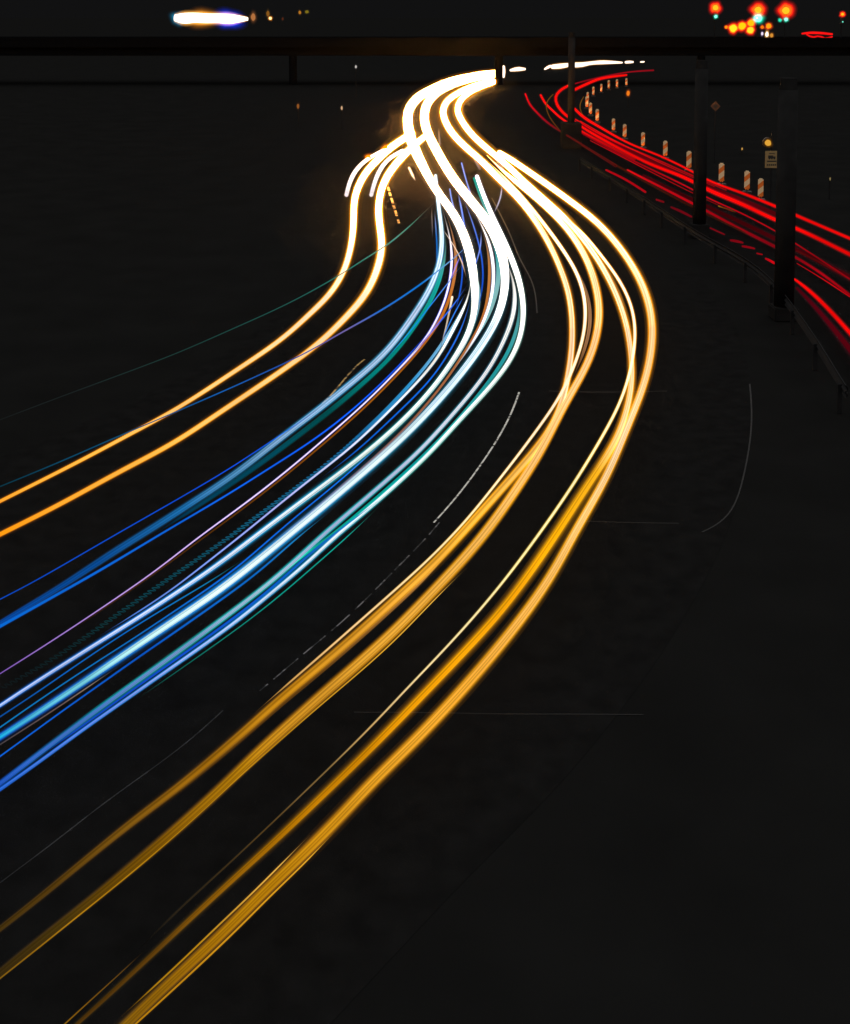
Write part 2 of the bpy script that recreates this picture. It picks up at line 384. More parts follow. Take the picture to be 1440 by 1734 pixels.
trail('outer white trail on the right rim of the cool bundle', [(808,299,9),(817,325,10),(829,356,12),(842,384,13),(856,413,14),(868,441,14),(878,468,14),(885,498,14),(888,528,14),(886,555,14),(878,586,14),(866,610,14),(846,637,13),(820,667,13),(773,717,13),(727,769,12),(673,819,12),(617,868,12),(560,915,11.5),(530,945,11),(467,998,10.5),(400,1053,10),(333,1101,9.5),(267,1147,9),(200,1194,8.5),(133,1241,8),(67,1290,8),(0,1337,8)],
      [(300,'fff8f0*2.5'),(480,'fff6ea*2.4'),(640,'fbfffb*1.1'),(900,'eefaff'),(1000,'d8ecff'),(1100,'a8c0ff'),(1220,'6c90f4'),(1340,'3070e0')], [(300,'b0a0b8'),(420,'607070'),(600,'386860'),(800,'0c7870'),(1000,'0878a8'),(1340,'0c50b0')], cf=([450,600,900],[.6,.55,.42]), gain=([300,600,900,1150],[1.1,1.05,1.15,1.1]), z=.70, taper=(False, True), group=G_W, streak=.08)
trail('white trail just inside the right rim of the cool bundle', [(856,440,8),(868,466,11),(873,492,12),(873,521,12),(866,550,12),(852,580,12),(837,612,12),(800,663,12),(757,713,12),(710,765,12),(653,815,12),(613,850,12),(550,903,12.5),(500,950,13),(460,985,13),(400,1031,13),(333,1081,14),(267,1129,15),(200,1177,15),(133,1226,15),(67,1276,14),(0,1327,13)],
      [(440,'fff6ea*2.4'),(560,'fffaf2*1.1'),(700,'e8ecf8'),(800,'c0c8e8'),(900,'a8b8e0'),(1000,'a8c8e0'),(1100,'7898d0'),(1200,'5080d0'),(1340,'2058c8')], [(440,'406068'),(640,'205870'),(900,'109098'),(1060,'088888'),(1180,'045c68'),(1340,'083890')], cf=([450,600,900],[.6,.5,.4]), gain=([300,600,900,1150],[1.1,1.05,1.1,1.05]), z=.66, group=G_W, streak=.25)
trail('teal trail filling the gap inside the right rim', [(876,488,5),(881,515,8),(880,541,9),(872,574,9),(853,612,9),(843,627,9),(808,672,8),(753,736,8),(700,788,8),(633,847,7),(567,902,6),(505,948,5),(440,1000,5),(367,1055,5),(283,1116,5),(200,1172,5),(100,1245,5)], [(480,'70b0b0'),(600,'2c9ca0'),(800,'089898'),(950,'10a080'),(1050,'087870'),(1250,'043c40')], [(480,'306868'),(800,'055c5c'),(1250,'021c20')], z=.60, group=G_W, cf=.7)
trail('deep blue streak lying between the two right rim trails', [(640,848,5),(600,880,6),(550,916,6.5),(500,960,7),(467,991,7),(400,1044,7),(333,1092,6),(267,1138,6),(200,1186,5),(133,1234,5),(60,1286,5)], [(840,'2078c0'),(960,'0c60c0'),(1100,'1050c8'),(1300,'1048c0')], [(840,'083868'),(1300,'082868')], z=.72, group=G_W, cf=.7)
trail('thin green teal line edging the cool bundle on its right', [(640,860,2.5),(590,908,2.5),(535,956,3),(480,1004,3),(417,1054,2.5),(350,1102,2.5),(283,1149,2),(220,1192,2)], [(860,'10a090'),(1000,'088878'),(1190,'043c38')], z=.66, group=G_W)

# --- wide pale blue trail and its company on the left
trail('wide pale blue trail on the left rim of the cool bundle', [(738,297,7),(741,329,9),(744,358,10),(748,388,11),(749,417,12),(744,449,13),(733,480,14),(715,513,15),(690,549,16),(676,570,16),(633,617,17),(587,655,17),(547,688,17),(500,723,17),(450,762,18),(400,802,18),(333,846,18),(267,889,18),(200,930,18),(150,963,17),(100,996,15),(33,1035,13),(0,1055,12)],
      [(297,'ffffff*2'),(400,'eef6ff*1.3'),(520,'cfe0ff'),(600,'bcd8fa'),(680,'a0c8f0'),(740,'90b8e0'),(800,'5898c8'),(860,'2070b0'),(950,'0c4c98'),(1060,'0848a0')],
      [(297,'88a8b8'),(450,'4890b0'),(650,'2078a0'),(800,'084c70'),(1060,'042c68')], z=.68, taper=(False, True), group=G_W, streak=.2)
trail('thick teal trail shadowing the wide pale blue one', [(754,392,5),(756,410,7),(755,432,8),(749,460,9),(737,495,10),(721,526,10),(695,563,10),(680,585,10),(657,611,10),(613,651,12),(567,690,13),(510,734,13),(450,779,13),(400,814,12),(350,848,10),(300,880,8),(250,912,6)], [(392,'80c0b8'),(480,'18a8a0'),(570,'089488'),(640,'047c78'),(700,'025050'),(780,'044858'),(912,'043050')], [(392,'305850'),(570,'055048'),(912,'021418')], z=.62, group=G_W, cf=.7, streak=.2)
trail('thin royal blue line above the wide pale blue trail', [(552,684,3),(510,714,3.5),(467,742,3.5),(400,787,3.5),(300,846,3.5),(200,903,3.5),(100,961,3.5),(53,988,3.5),(0,1015,3.5)], [(684,'1050e0'),(1020,'0848b8')], [(684,'082880'),(1020,'052060')], z=.72, group=G_W)
trail('thin azure line beneath the wide pale blue trail', [(738,545,4),(727,563,4),(705,588,4),(677,618,4.5),(633,662,4.5),(573,714,5),(517,755,5),(467,786,5),(400,829,5),(300,888,5.5),(233,928,6),(180,960,7),(100,1005,8),(0,1061,9)], [(540,'1848d8'),(700,'1060f0'),(900,'0c68d8'),(1060,'0868d0')], [(540,'0818a0'),(1060,'053070')], z=.70, group=G_W)
trail('thin sky blue line cutting across the teal trail', [(789,440,2.5),(772,462,3),(756,483,3),(740,504,3.5),(725,522,3.5),(695,562,3.5),(672,588,3),(640,622,3)], [(440,'80a8ff'),(520,'1088e8'),(622,'20a0e0')], [(440,'203880'),(622,'083860')], z=.80, group=G_W, ext=False)
trail('thin pinkish white line fading to violet down the left', [(750,356,4),(758,384,6),(763,405,6.5),(766,430,6.5),(765,457,6.5),(760,489,6.5),(748,525,6.5),(729,562,6),(705,595,6),(682,618,6),(667,634,6),(617,684,5.5),(550,743,5.5),(483,800,5.5),(400,864,5),(333,912,4.5),(273,960,4.5),(200,1011,4),(133,1056,4),(67,1099,4),(0,1141,3.5)],
      [(356,'fffaf4*1.5'),(560,'fff0f4'),(700,'ffecf8'),(860,'f8e0ff'),(960,'e0b8f0'),(1060,'b088d0'),(1141,'8058a8')], [(356,'c8b0a0'),(480,'3040c0'),(700,'1818a8'),(900,'100c90'),(1141,'180858')], z=.72, group=G_W, cf=.5)
trail('orange brown line hugging the pinkish white one', [(755,360,4),(761,376,6),(767,398,7),(772,421,7),(773,449,7),(768,482,7),(758,517,7),(742,550,6.5),(721,580,6),(689,618,5.5),(673,635,5),(617,691,5),(550,750,4.5),(483,806,4.5),(400,870,4),(333,919,3.5),(260,973,3),(187,1023,3),(100,1082,2.5)], [(360,'e8a880'),(420,'d08850'),(520,'c87020'),(640,'a85c10'),(760,'84480c'),(900,'583008'),(1082,'2c1a0c')], [(360,'704830'),(640,'482404'),(1082,'140a04')], z=.66, group=G_W, cf=.7)

# --- thin lines in the middle
B_ = [(270,'a0b0ff'),(340,'90a8f8'),(420,'3068e0'),(480,'1050d8'),(620,'1068e0')]
Be = [(270,'3038a0'),(420,'103890'),(620,'083070')]
trail('pale azure line beside the cream white split trail', [(797,494,5),(785,515,6),(776,541,6),(758,566,7),(744,590,7),(720,622,8),(690,656,9),(647,702,10),(600,745,9),(560,778,7)], [(494,'90c8d8'),(580,'78b8e0'),(650,'3090c8'),(780,'0c5890')], [(494,'306878'),(780,'052840')], z=.64, group=G_W, cf=.7, ext=False, streak=.2)
trail('blue line between the cream and the broad white trails', [(800,492,4),(795,516,4),(787,545,4.5),(772,578,4.5),(748,618,4.5),(733,640,5),(700,674,5),(660,712,5),(600,768,4),(540,813,4)], [(492,'3878e0'),(640,'1068d8'),(820,'0858b0')], Be, z=.70, group=G_W, ext=False)
trail('azure line leaving the broad white trail lower down', [(668,733,3),(633,762,4),(587,805,4),(517,862,4.5),(450,919,4.5),(410,955,5),(370,985,5),(300,1032,4.5),(233,1077,4),(150,1130,4),(60,1190,4),(0,1232,4)], [(733,'58a8e0'),(800,'1070e0'),(960,'0860d0'),(1100,'0870b8'),(1232,'0878b0')], Be, z=.72, group=G_W)
trail('slim blue line under the lowest white of the left band', [(420,942,3),(380,970,3.5),(330,1000,4),(233,1058,4),(133,1124,4),(67,1170,4),(0,1214,4)], [(940,'08807c'),(1000,'0c70b0'),(1060,'0868c8'),(1214,'0850a0')], [(940,'043838'),(1214,'042850')], z=.66, group=G_W)
trail('slim blue line alone beneath the broad cyan trail', [(560,866,4),(500,913,5),(447,962,6),(367,1021,6.5),(300,1068,6.5),(233,1114,6),(167,1161,5.5),(100,1208,5),(50,1245,4.5),(0,1281,4.5)], [(866,'2088b0'),(960,'0c68c0'),(1100,'0854b8'),(1281,'0c60d0')], [(866,'083848'),(1100,'042058'),(1281,'042868')], z=.66, group=G_W)
trail('dull brown line below the broad cyan trail', [(200,1129,3),(150,1163,4),(80,1210,4),(0,1261,4)], [(1120,'a89880'),(1190,'685450'),(1261,'484044')], [(1120,'282420'),(1261,'181616')], z=.64, group=G_W)
trail('orange brown line above the broad cyan trail', [(813,380,4),(821,401,5.5),(827,425,6),(830,452,6.5),(829,480,6.5),(825,515,6.5),(815,549,6),(797,580,6),(776,614,6),(767,628,6),(733,673,6),(690,722,6),(633,776,6),(583,819,5.5),(517,876,5),(467,914,4),(430,943,3)], [(380,'e8b080'),(450,'c88040'),(560,'b86c28'),(650,'a86840'),(730,'885030'),(860,'68381c'),(940,'281810')], [(380,'705030'),(560,'502c10'),(940,'100a08')], z=.66, group=G_W, cf=.7)
trail('white line right of the orange brown one', [(798,345,5),(808,366,6),(818,386,7),(827,405,8),(834,433,9),(837,462,9),(834,500,9),(825,533,9),(806,572,8),(787,601,7),(765,632,5)], [(340,'fff8f0*2'),(640,'fffaf6')], [(340,'c0a898'),(480,'6070a0'),(640,'4880a0')], z=.68, group=G_W)
trail('soft teal band left of the second broad white trail', [(822,385,5),(833,405,8),(842,427,9),(846,456,10),(842,492,10),(831,527,10),(815,556,9),(800,582,7),(785,602,5)], [(385,'20a098'),(430,'28a0a0'),(480,'80bcbc'),(600,'98c8cc')], [(385,'104840'),(600,'305458')], z=.62, group=G_W, cf=.75)
trail('green teal stub beside the blunt top of the outer white', [(803,302,5),(810,322,6),(818,343,6),(827,362,5),(838,385,4)], [(300,'10a088'),(385,'60a8a8')], [(300,'084838'),(385,'204848')], z=.68, taper=(False, True), group=G_W, cf=.75, ext=False)
trail('soft grey teal band hugging the broad white at mid bend', [(800,450,5),(808,470,9),(812,492,10),(811,520,10),(803,550,8),(790,575,6)], [(450,'b0c8c0'),(575,'3090b0')], [(450,'405850'),(575,'104050')], z=.60, group=G_W, cf=.75, ext=False)
trail('thin blue line dropping steeply from the brown road', [(782,276,4),(787,296,4),(793,316,4),(801,340,4),(812,372,3.5)], B_, Be, z=.76, taper=(False, True), group=G_W, ext=False)
trail('thin lavender line starting left of the steep blue one', [(762,320,4),(766,345,4),(772,362,4),(781,385,4)], B_, Be, z=.76, taper=(False, True), group=G_W, ext=False)
trail('blue lavender line passing behind the white trails mid bend', [(775,322,4),(780,345,5),(784,364,5),(787,388,4.5),(793,410,4)], B_, Be, z=.74, group=G_W, ext=False)
trail('long thin blue line bowing out past the white trunk', [(782,328,3.5),(789,346,3.5),(796,364,4),(806,394,4),(815,428,4),(819,456,4),(818,486,4),(813,511,4),(806,540,3.5)], B_, Be, z=.70, group=G_W, ext=False)
trail('short lavender arc crossing the long bowed blue line', [(815,390,3.5),(816,412,4),(811,434,4),(804,453,3.5),(795,470,3)], [(390,'a8b8ff'),(470,'4070e0')], Be, z=.74, group=G_W, ext=False)
trail('thin blue line falling beside the wide pale blue top', [(736,352,3),(738,380,3.5),(740,407,4),(741,437,3.5),(738,462,3)], [(352,'a0a8b8'),(400,'1070b8'),(462,'1060a0')], Be, z=.72, group=G_W, ext=False)
trail('very faint grey blue line left of the pale blue top', [(731,350,2),(732,375,2.5),(733,405,2)], [(350,'807060'),(405,'303850')], z=.72, group=G_W, ext=False)
trail('thin blue line along the orange brown line at mid bend', [(782,420,3),(784,448,3.5),(783,477,4),(778,506,3.5),(770,530,3)], [(420,'2060d0'),(530,'1050d0')], Be, z=.68, group=G_W, ext=False)
trail('blue diagonal crossing from white trunk to the brown line', [(792,482,3),(777,505,4),(763,524,4),(744,546,4),(728,566,4.5),(712,585,5),(695,604,5)], [(480,'5080e8'),(540,'1060e8'),(570,'9080d8'),(604,'c090d8')], Be, z=.78, group=G_W, ext=False)
trail('violet diagonal crossing the pinkish white line', [(782,428,3),(774,446,4),(767,464,4),(758,485,3)], [(428,'2060e0'),(455,'b890e0'),(485,'1040c8')], Be, z=.78, group=G_W, ext=False)
trail('small cream streak standing apart below mid bend', [(766,503,6),(762,524,5),(757,550,4),(751,574,3.5),(745,594,3)], [(503,'fff0d8*1.2'),(530,'d8c0a0'),(594,'a0a8a8')], [(503,'a06830'),(594,'404848')], z=.74, taper=(False, True), group=G_W, ext=False, cf=.6)
trail('second thin blue diagonal ending by the cream streak', [(788,498,3),(775,520,3.5),(763,543,3.5),(752,566,3.5),(746,585,3)], [(490,'4080e8'),(590,'2080d8')], Be, z=.80, group=G_W, ext=False)
trail('fine orange hairline slanting over the white lines', [(748,385,2.5),(757,398,2.5),(767,413,2.5),(777,428,2.5),(785,447,4),(790,470,5)], [(385,'fff0e0'),(470,'e8b890')], [(385,'806040'),(470,'704828')], z=.80, group=G_W, ext=False)
trail('thin teal line sweeping far out to the left', [(735,344,3.5),(722,356,4),(703,375,4),(677,398,4),(656,415,4),(620,437,3.5),(593,455,3.5),(560,475,3.5),(500,508,3),(387,560,3),(300,598,3),(200,636,3),(100,673,3),(0,711,3)], [(344,'c8c8b0'),(375,'389888'),(400,'4c9080'),(450,'2c7868'),(500,'205850'),(600,'1c3834'),(660,'1c2424'),(711,'181b1b')], [(344,'504838'),(450,'10302c'),(600,'081414'),(711,'020303')], z=1.1, group=G_W)
trail('thin blue line sweeping left to cross an amber trail', [(815,393,3),(797,410,3.5),(774,434,3.5),(762,443,3.5),(746,455,4),(731,468,4.5),(699,491,5),(660,517,5),(610,546,5),(580,562,4.5),(540,586,4),(500,607,4),(450,630,4),(400,653,4),(317,689,4),(267,711,4),(200,739,4),(100,783,4),(0,824,4)], [(393,'88a8ff'),(450,'68a8d8'),(480,'0878d0'),(530,'2868c0'),(560,'7868a8'),(600,'2048a0'),(660,'0c58a8'),(720,'0c5078'),(824,'083848')], [(393,'283880'),(480,'083868'),(560,'201c40'),(720,'042030'),(824,'030c10')], z=1.05, group=G_W)
trail('pale lavender hook curling down by the amber trails', [(850,311,4),(851,322,4),(848,336,4),(843,350,4),(836,362,3.5)], [(311,'d8c8e0'),(362,'98a0d0')], [(311,'504860'),(362,'303860')], z=.8, group=G_W, ext=False)
for lab, p in (('tiny white tick upright on the brown road', [(743,216,3.5),(744,230,4),(745,246,4)]),
               ('stubby pale tick left of the amber fork', [(798,256,4),(805,272,5),(813,286,5)]),
               ('stubby pale tick inside the amber fork', [(836,264,4),(844,276,5),(853,287,5)])):
    trail(lab, p, [(200,'fff0e0*1.4'),(290,'d0c8d8')], [(200,'a08060'),(290,'685868')], z=.9, taper=(True, False), group=G_W, ext=False, cf=.65)
trail('short amber dash left of the white trunk', [(693,284,6),(698,295,7),(704,306,6)], [(280,'fff0d8*1.5')], [(280,'d09030')], z=.7, taper=(False, True), group=G_W, ext=False, cf=.5)

# zigzag flicker of an LED lamp
def led_trail(label, pts, cols, z):
    Q = smooth_path(pts); d = np.r_[0, np.cumsum(np.hypot(np.diff(Q[:, 0]), np.diff(Q[:, 1])))]
    out = []; s = 0.0; side = 1
    while s < d[-1] - 4:
        x, y, w = (np.interp(s, d, Q[:, k]) for k in range(3))
        tx, ty = np.interp(s + 3, d, Q[:, 0]) - x, np.interp(s + 3, d, Q[:, 1]) - y; n = math.hypot(tx, ty)
        p = at(x, y, z); m = mpp(p); q = at(x + tx, y + ty, z); t = (q - p).normalized(); sd = Vector((t.y, -t.x, 0))
        for k in (-1, -.33, .33, 1):
            out.append((p + sd * (side * k * .42 * w * m) + t * ((k + 1) / 2 * 3.2 * m), m * (.8 if abs(k) < .5 else .35), y))
        side = -side; s += 3.3 * (1 + (y - 700) * .0011)
    C = np.array([tuple(o[0]) for o in out]); R = np.array([o[1] for o in out]); cc = stops(cols, [o[2] for o in out])
    org = C[len(C) // 2] * np.array([1, 1, 0])
    o = link('light_trail', tube_mesh('light_trail', C - org, R, cc, [1.0], [1.0], 6), M_CORE); o.location = org
    return tag(o, label, 'light trail', G_W)
led_trail('dotted dark teal band of a flickering lamp', [(608,738,8),(580,764,10),(550,790,12),(483,840,13),(433,876,13),(400,902,13),(333,948,13),(253,1003,14),(183,1052,14),(117,1099,14),(50,1140,14),(0,1167,14)], [(738,'1c70a8'),(850,'146488'),(960,'0c4c5c'),(1050,'0c363c'),(1100,'0d262a'),(1167,'101719')], .7)

# --- amber trails on the right
AMB_C = [(120,'ffac58*80'),(280,'ffbc68*42'),(380,'ffdca8*3.5'),(480,'fff0d4*1.3'),(560,'ffeac8'),(660,'ffeccc'),(760,'ffd898'),(860,'ffc478'),(1000,'f8b050'),(1160,'e09a38'),(1300,'b87810'),(1400,'9c6408'),(1500,'74480a'),(1660,'402a0c')]
AMB_E = [(120,'ff9c08'),(380,'ffa010'),(560,'fa9c10'),(760,'ec9010'),(860,'dc8408'),(1000,'c07008'),(1160,'a05c08'),(1300,'704008'),(1500,'442808'),(1660,'241608')]
trail('amber trail on the left rim of the amber fan', [(836,137,11),(815,141,12),(795,148,13),(772,160,14),(756,173,14),(750,188,14),(755,207,14),(770,230,15),(790,250,15),(812,269,15),(840,297,16),(861,318,15),(887,346,15),(910,378,15),(932,416,15),(951,459,15),(964,497,15),(969,534,15),(970,572,15),(967,612,16),(961,646,17),(950,694,19),(928,738,20),(906,764,20),(873,802,21),(840,839,21),(803,880,22),(740,950,22),(673,1012,22),(607,1072,22),(540,1130,21),(473,1185,20),(433,1222,20),(367,1279,19),(300,1335,18),(233,1385,17),(167,1438,15),(100,1493,14),(50,1534,13),(0,1573,12)],
      AMB_C[:6] + [(760,'f8c070'),(860,'f0a840'),(1000,'e89c38'),(1160,'c07c18'),(1300,'945c0c'),(1400,'704810'),(1500,'4c300c'),(1573,'3c280c')], AMB_E, z=.66, taper=(False, True), halo=(1.3,.022), group=G_A, streak=.3)
trail('cream line that ends up edging the leftmost amber trail', [(822,270,5),(840,286,9),(872,320,9),(904,357,9),(932,393,9),(959,431,9.5),(979,465,10),(989,495,10),(993,523,10),(992,549,9.5),(986,583,9),(972,622,9),(958,654,9),(943,683,8.5),(923,709,8),(901,740,8),(873,777,7.5),(840,819,7.5),(808,860,7),(733,941,7),(667,1001,7),(600,1060,6.5),(533,1119,6),(467,1176,5),(433,1206,4)],
      [(270,'ffd488*5'),(480,'fff4e4*1.3'),(640,'fff0d8'),(820,'ffecc8'),(940,'fce0b0'),(1060,'f0c090'),(1206,'c88830')], [(270,'ff9c08'),(480,'d89830'),(700,'c08028'),(1000,'a06828'),(1206,'684010')], z=.72, group=G_A)
trail('brown sheen trailing right of the cream line in the fan', [(967,440,3),(985,470,4),(996,498,6),(1001,525,8),(1001,550,8),(994,583,7),(981,618,6),(968,646,4)], [(440,'805838'),(550,'a87850'),(646,'905c30')], [(440,'281808'),(646,'301c08')], z=.64, group=G_A, cf=.8, ext=False, streak=.4)
trail('thick beige amber trail third from the left of the fan', [(825,263,9),(840,278,12),(861,297,13),(893,322,14),(925,350,15),(955,380,16),(979,412,17),(998,448,18),(1010,485,19),(1016,519,19),(1015,549,19),(1008,583,19),(994,620,19),(976,652,19),(958,681,20),(943,709,21),(928,742,22),(906,782,23),(879,821,24),(855,858,25),(800,930,26),(733,1002,27),(667,1070,27),(600,1130,27),(533,1188,27),(500,1218,27),(433,1278,26),(380,1330,25),(300,1403,24),(233,1460,24),(167,1515,22),(100,1568,21),(33,1621,20),(0,1648,19)],
      [(120,'ffac58*80'),(280,'ffbc68*42'),(380,'ffdca8*3.5'),(480,'ffe8c0*1.05'),(560,'ffd8a0'),(660,'ffd498'),(780,'ffc480'),(900,'f4b060'),(1000,'f0a848'),(1100,'e8a038'),(1200,'d89028'),(1300,'b87a0c'),(1400,'8c5a08'),(1500,'684408'),(1560,'44300c'),(1660,'34240e')], AMB_E, z=.68, group=G_A, streak=.14)
trail('thin gold thread along the thick beige amber trail', [(790,962,3),(735,1016,3),(672,1082,3.5),(605,1142,3.5),(536,1200,3.5),(470,1258,3.5),(400,1320,4),(330,1385,4),(260,1447,4),(200,1497,4),(140,1545,4),(67,1604,4),(0,1657,4)], [(960,'fcc058'),(1100,'f0a830'),(1250,'b87c14'),(1400,'a06c08'),(1560,'a8700c'),(1657,'80560c')], [(960,'604008'),(1657,'2c1c06')], z=.64, group=G_A)
trail('amber trail whose far end forks from the white trunk', [(836,140,10),(810,149,12),(790,160,13),(778,173,13),(775,188,13),(782,204,13),(797,225,14),(820,247,14),(845,268,14),(860,281,14),(883,303,14),(925,340,14),(957,369,15),(989,406,15),(1017,446,15),(1040,489,15),(1055,527,15),(1064,559,15),(1069,595,15),(1072,632,15),(1070,661,16),(1064,690,18),(1055,722,19),(1044,750,20),(1028,775,21),(1002,811,23),(972,858,24),(939,909,25),(908,955,25),(847,1037,25),(780,1110,25),(713,1180,24),(667,1228,23),(600,1295,22),(533,1360,20),(467,1423,18),(400,1484,17),(333,1546,15),(267,1608,13),(200,1671,12),(133,1732,11)],
      AMB_C[:5] + [(660,'ffe4b0'),(730,'ffe0a0'),(800,'ffb020'),(900,'fca80c'),(1000,'f8a00c'),(1160,'e89408'),(1300,'c87c04'),(1400,'a86804'),(1500,'885408'),(1600,'5c380c'),(1734,'482c0c')], AMB_E[:4] + [(800,'b06c04'),(1000,'985804'),(1160,'804804'),(1300,'683c04'),(1500,'3c2404'),(1734,'1c1204')], z=.67, taper=(False, True), halo=(1.3,.022), group=G_A, streak=.12, rim=(1.25, 1.0, .8, .65))
trail('slim cream line crossing inside the amber fan', [(930,343,5),(957,367,7),(989,397,8),(1021,436,8.5),(1049,474,9),(1066,506,9),(1075,536,9),(1077,566,9),(1075,594,9),(1067,632,9),(1057,668,9),(1044,698,9),(1026,729,9),(1002,771,9),(972,819,9),(939,868,9),(906,914,9),(876,955,8.5),(813,1033,8),(747,1106,7),(690,1165,6.5),(633,1226,6),(583,1276,5),(517,1340,4.5),(450,1404,4.5),(383,1467,5),(300,1543,6),(233,1610,6)],
      [(340,'ffd488*5'),(480,'fff4e0*1.3'),(640,'fff4d8*1.1'),(800,'fff0c0'),(950,'ffe8b0'),(1060,'fce0b0'),(1160,'ecc898'),(1230,'c89c68'),(1300,'80603c'),(1400,'50381c'),(1500,'2c2014'),(1610,'1c1714')], [(340,'ff9c08'),(560,'e09818'),(800,'b88418'),(1000,'8c6420'),(1160,'503818'),(1400,'1c140c'),(1610,'050403')], z=.74, group=G_A, cf=.48)
trail('dim brown sheen left of the slim cream line in the fan', [(985,402,3),(1010,434,5),(1034,468,7),(1052,502,7),(1062,532,6),(1066,560,4)], [(400,'c08838'),(470,'785028'),(560,'604020')], [(400,'402808'),(560,'1c1208')], z=.64, group=G_A, cf=.8, ext=False, streak=.4)
trail('thin brown gold thread that surfaces near the frame bottom', [(250,1605,2.5),(200,1652,3),(150,1697,3.5),(110,1734,4)], [(1605,'302014'),(1680,'704810'),(1734,'84560c')], [(1605,'0c0804'),(1734,'241804')], z=.7, group=G_A)
trail('outermost amber trail bowing widest to the right', [(846,258,10),(862,268,13),(883,282,13),(925,311,14),(968,342,15),(1011,376,16),(1043,410,17),(1070,448,18),(1090,485,19),(1101,519,20),(1106,549,20),(1105,581,20),(1099,622,20),(1088,661,20),(1073,698,20),(1059,731,20),(1046,764,21),(1033,797,21),(1013,834,22),(991,871,23),(967,913,24),(946,955,25),(880,1052,27),(813,1134,28),(747,1208,28),(700,1257,28),(633,1322,28),(567,1393,28),(500,1460,27),(450,1507,27),(403,1555,26),(333,1622,25),(267,1683,25),(218,1731,25)],
      AMB_C[1:3] + [(480,'fff0d0*1.1'),(560,'ffe0a8'),(660,'ffe0a8'),(760,'ffe0b8'),(860,'ffc888'),(1000,'fcb460'),(1160,'f0a038'),(1300,'e49828'),(1400,'d48c18'),(1500,'bc7c0c'),(1600,'a06808'),(1734,'80540c')], AMB_E[:5] + [(1000,'d07c08'),(1160,'b86c08'),(1300,'a05c08'),(1500,'804808'),(1734,'583408')], z=.68, taper=(False, True), halo=(1.3,.022), group=G_A, streak=.14)
trail('bright gold thread on the outer side of the widest trail', [(575,1400,3),(510,1468,4),(460,1515,4.5),(413,1563,5),(343,1630,5),(277,1691,5),(230,1734,5)], [(1400,'f0a838'),(1500,'e89c20'),(1734,'b8780c')], [(1400,'604008'),(1734,'382404')], z=.66, group=G_A)
trail('pale gold thread on the inner side of the widest trail', [(525,1414,3),(470,1470,4),(420,1520,4.5),(370,1567,4.5),(305,1630,4.5),(240,1690,4.5),(205,1722,4.5)], [(1400,'f4b860'),(1480,'e8a848'),(1600,'c08414'),(1734,'98680c')], [(1400,'604008'),(1734,'382404')], z=.74, group=G_A)
trail('soft pink amber gleam under the leftmost trail', [(770,925,6),(720,980,8),(660,1036,9),(600,1090,9),(540,1142,8),(470,1200,7),(400,1262,6),(330,1320,5),(260,1376,4)], [(920,'c08848'),(1000,'946030'),(1140,'583414'),(1376,'241708')], [(920,'402810'),(1376,'080502')], z=.55, group=G_A, cf=.6, ext=False)

# --- red tail lights on the far carriageway
R1 = [(110,'ff1008'),(300,'ff0804'),(600,'ff0a06')]; R1e = [(110,'900408'),(600,'800408')]
RD = [(110,'b00818'),(300,'a00410'),(600,'90040c')]; RDe = [(110,'400208'),(600,'380206')]
trail('dark red arc starting alone left of the narrow pillar', [(890,159,6),(897,176,7),(910,191,7.5),(928,208,7),(941,217,6),(957,227,5),(983,243,5),(1010,260,6),(1043,281,7)], [(159,'e80810'),(175,'c00810'),(205,'880818'),(225,'50100c'),(281,'3c0c08')], RDe, z=.8, group=G_R, ext=False)
trail('lower broad red trail along the median', [(1063,288,7),(1110,312,8),(1170,343,9),(1193,355,9),(1260,391,10),(1313,418,10),(1345,434,9),(1393,464,9),(1440,500,9)], [(288,'c80810'),(350,'a80410'),(410,'7c0410'),(500,'a00410')], RDe, z=.72, group=G_R)
trail('bright red arc hooking round behind the narrow pillar', [(1061,127,6),(1035,130,7),(1014,134,7.5),(992,143,8),(973,152,8),(960,147,3)][:5], R1, R1e, z=.8, group=G_R, ext=False)
trail('bright red hook left of the narrow pillar', [(963,145,7),(949,153,8),(941,164,8),(943,176,8),(951,188,8),(961,197,8),(975,207,7),(992,219,7),(1014,232,8),(1050,252,8),(1093,274,9),(1173,307,10),(1193,318,11),(1260,347,12),(1315,373,11),(1347,386,11),(1440,431,12)], R1, R1e, z=.8, group=G_R)
trail('slim red line crossing the yellow arc', [(916,161,6),(923,174,6),(936,187,6),(949,199,6),(962,208,6),(983,221,6),(1027,245,6),(1075,270,5)], [(160,'f80c08'),(220,'d80808'),(270,'a00408')], R1e, z=.78, group=G_R, ext=False)
trail('upper crimson line beneath the far white lights', [(1107,119,5),(1089,120,5),(1065,122,4),(1035,127,5),(1003,134,5),(973,142,5)], [(110,'a00818'),(150,'900c18')], RDe, z=.9, group=G_R, ext=False)
trail('topmost bright red line running past the striped posts', [(972,183,7),(988,198,8),(1014,214,7),(1060,240,6),(1127,268,6),(1177,293,6),(1193,302,6),(1260,328,8),(1315,350,9),(1347,364,9),(1440,404,9)], R1, R1e, z=.95, group=G_R)
trail('second red line just below the topmost one', [(975,202,5),(1000,218,6),(1040,239,6),(1110,269,5),(1177,299,5),(1230,322,4)], [(200,'e80808'),(260,'b80408'),(320,'900408')], RDe, z=.9, group=G_R, ext=False)
trail('faint dark red line under the brightest red one', [(983,224,5),(1040,256,6),(1110,290,6),(1175,322,5),(1193,332,5),(1260,363,5),(1313,391,5),(1347,412,5),(1440,473,5)], RD, RDe, z=.76, group=G_R)
trail('bright red slash lowest on the far carriageway', [(1345,472,6),(1356,479,10),(1377,497,11),(1410,530,12),(1440,564,13)], R1, R1e, z=.6, group=G_R)
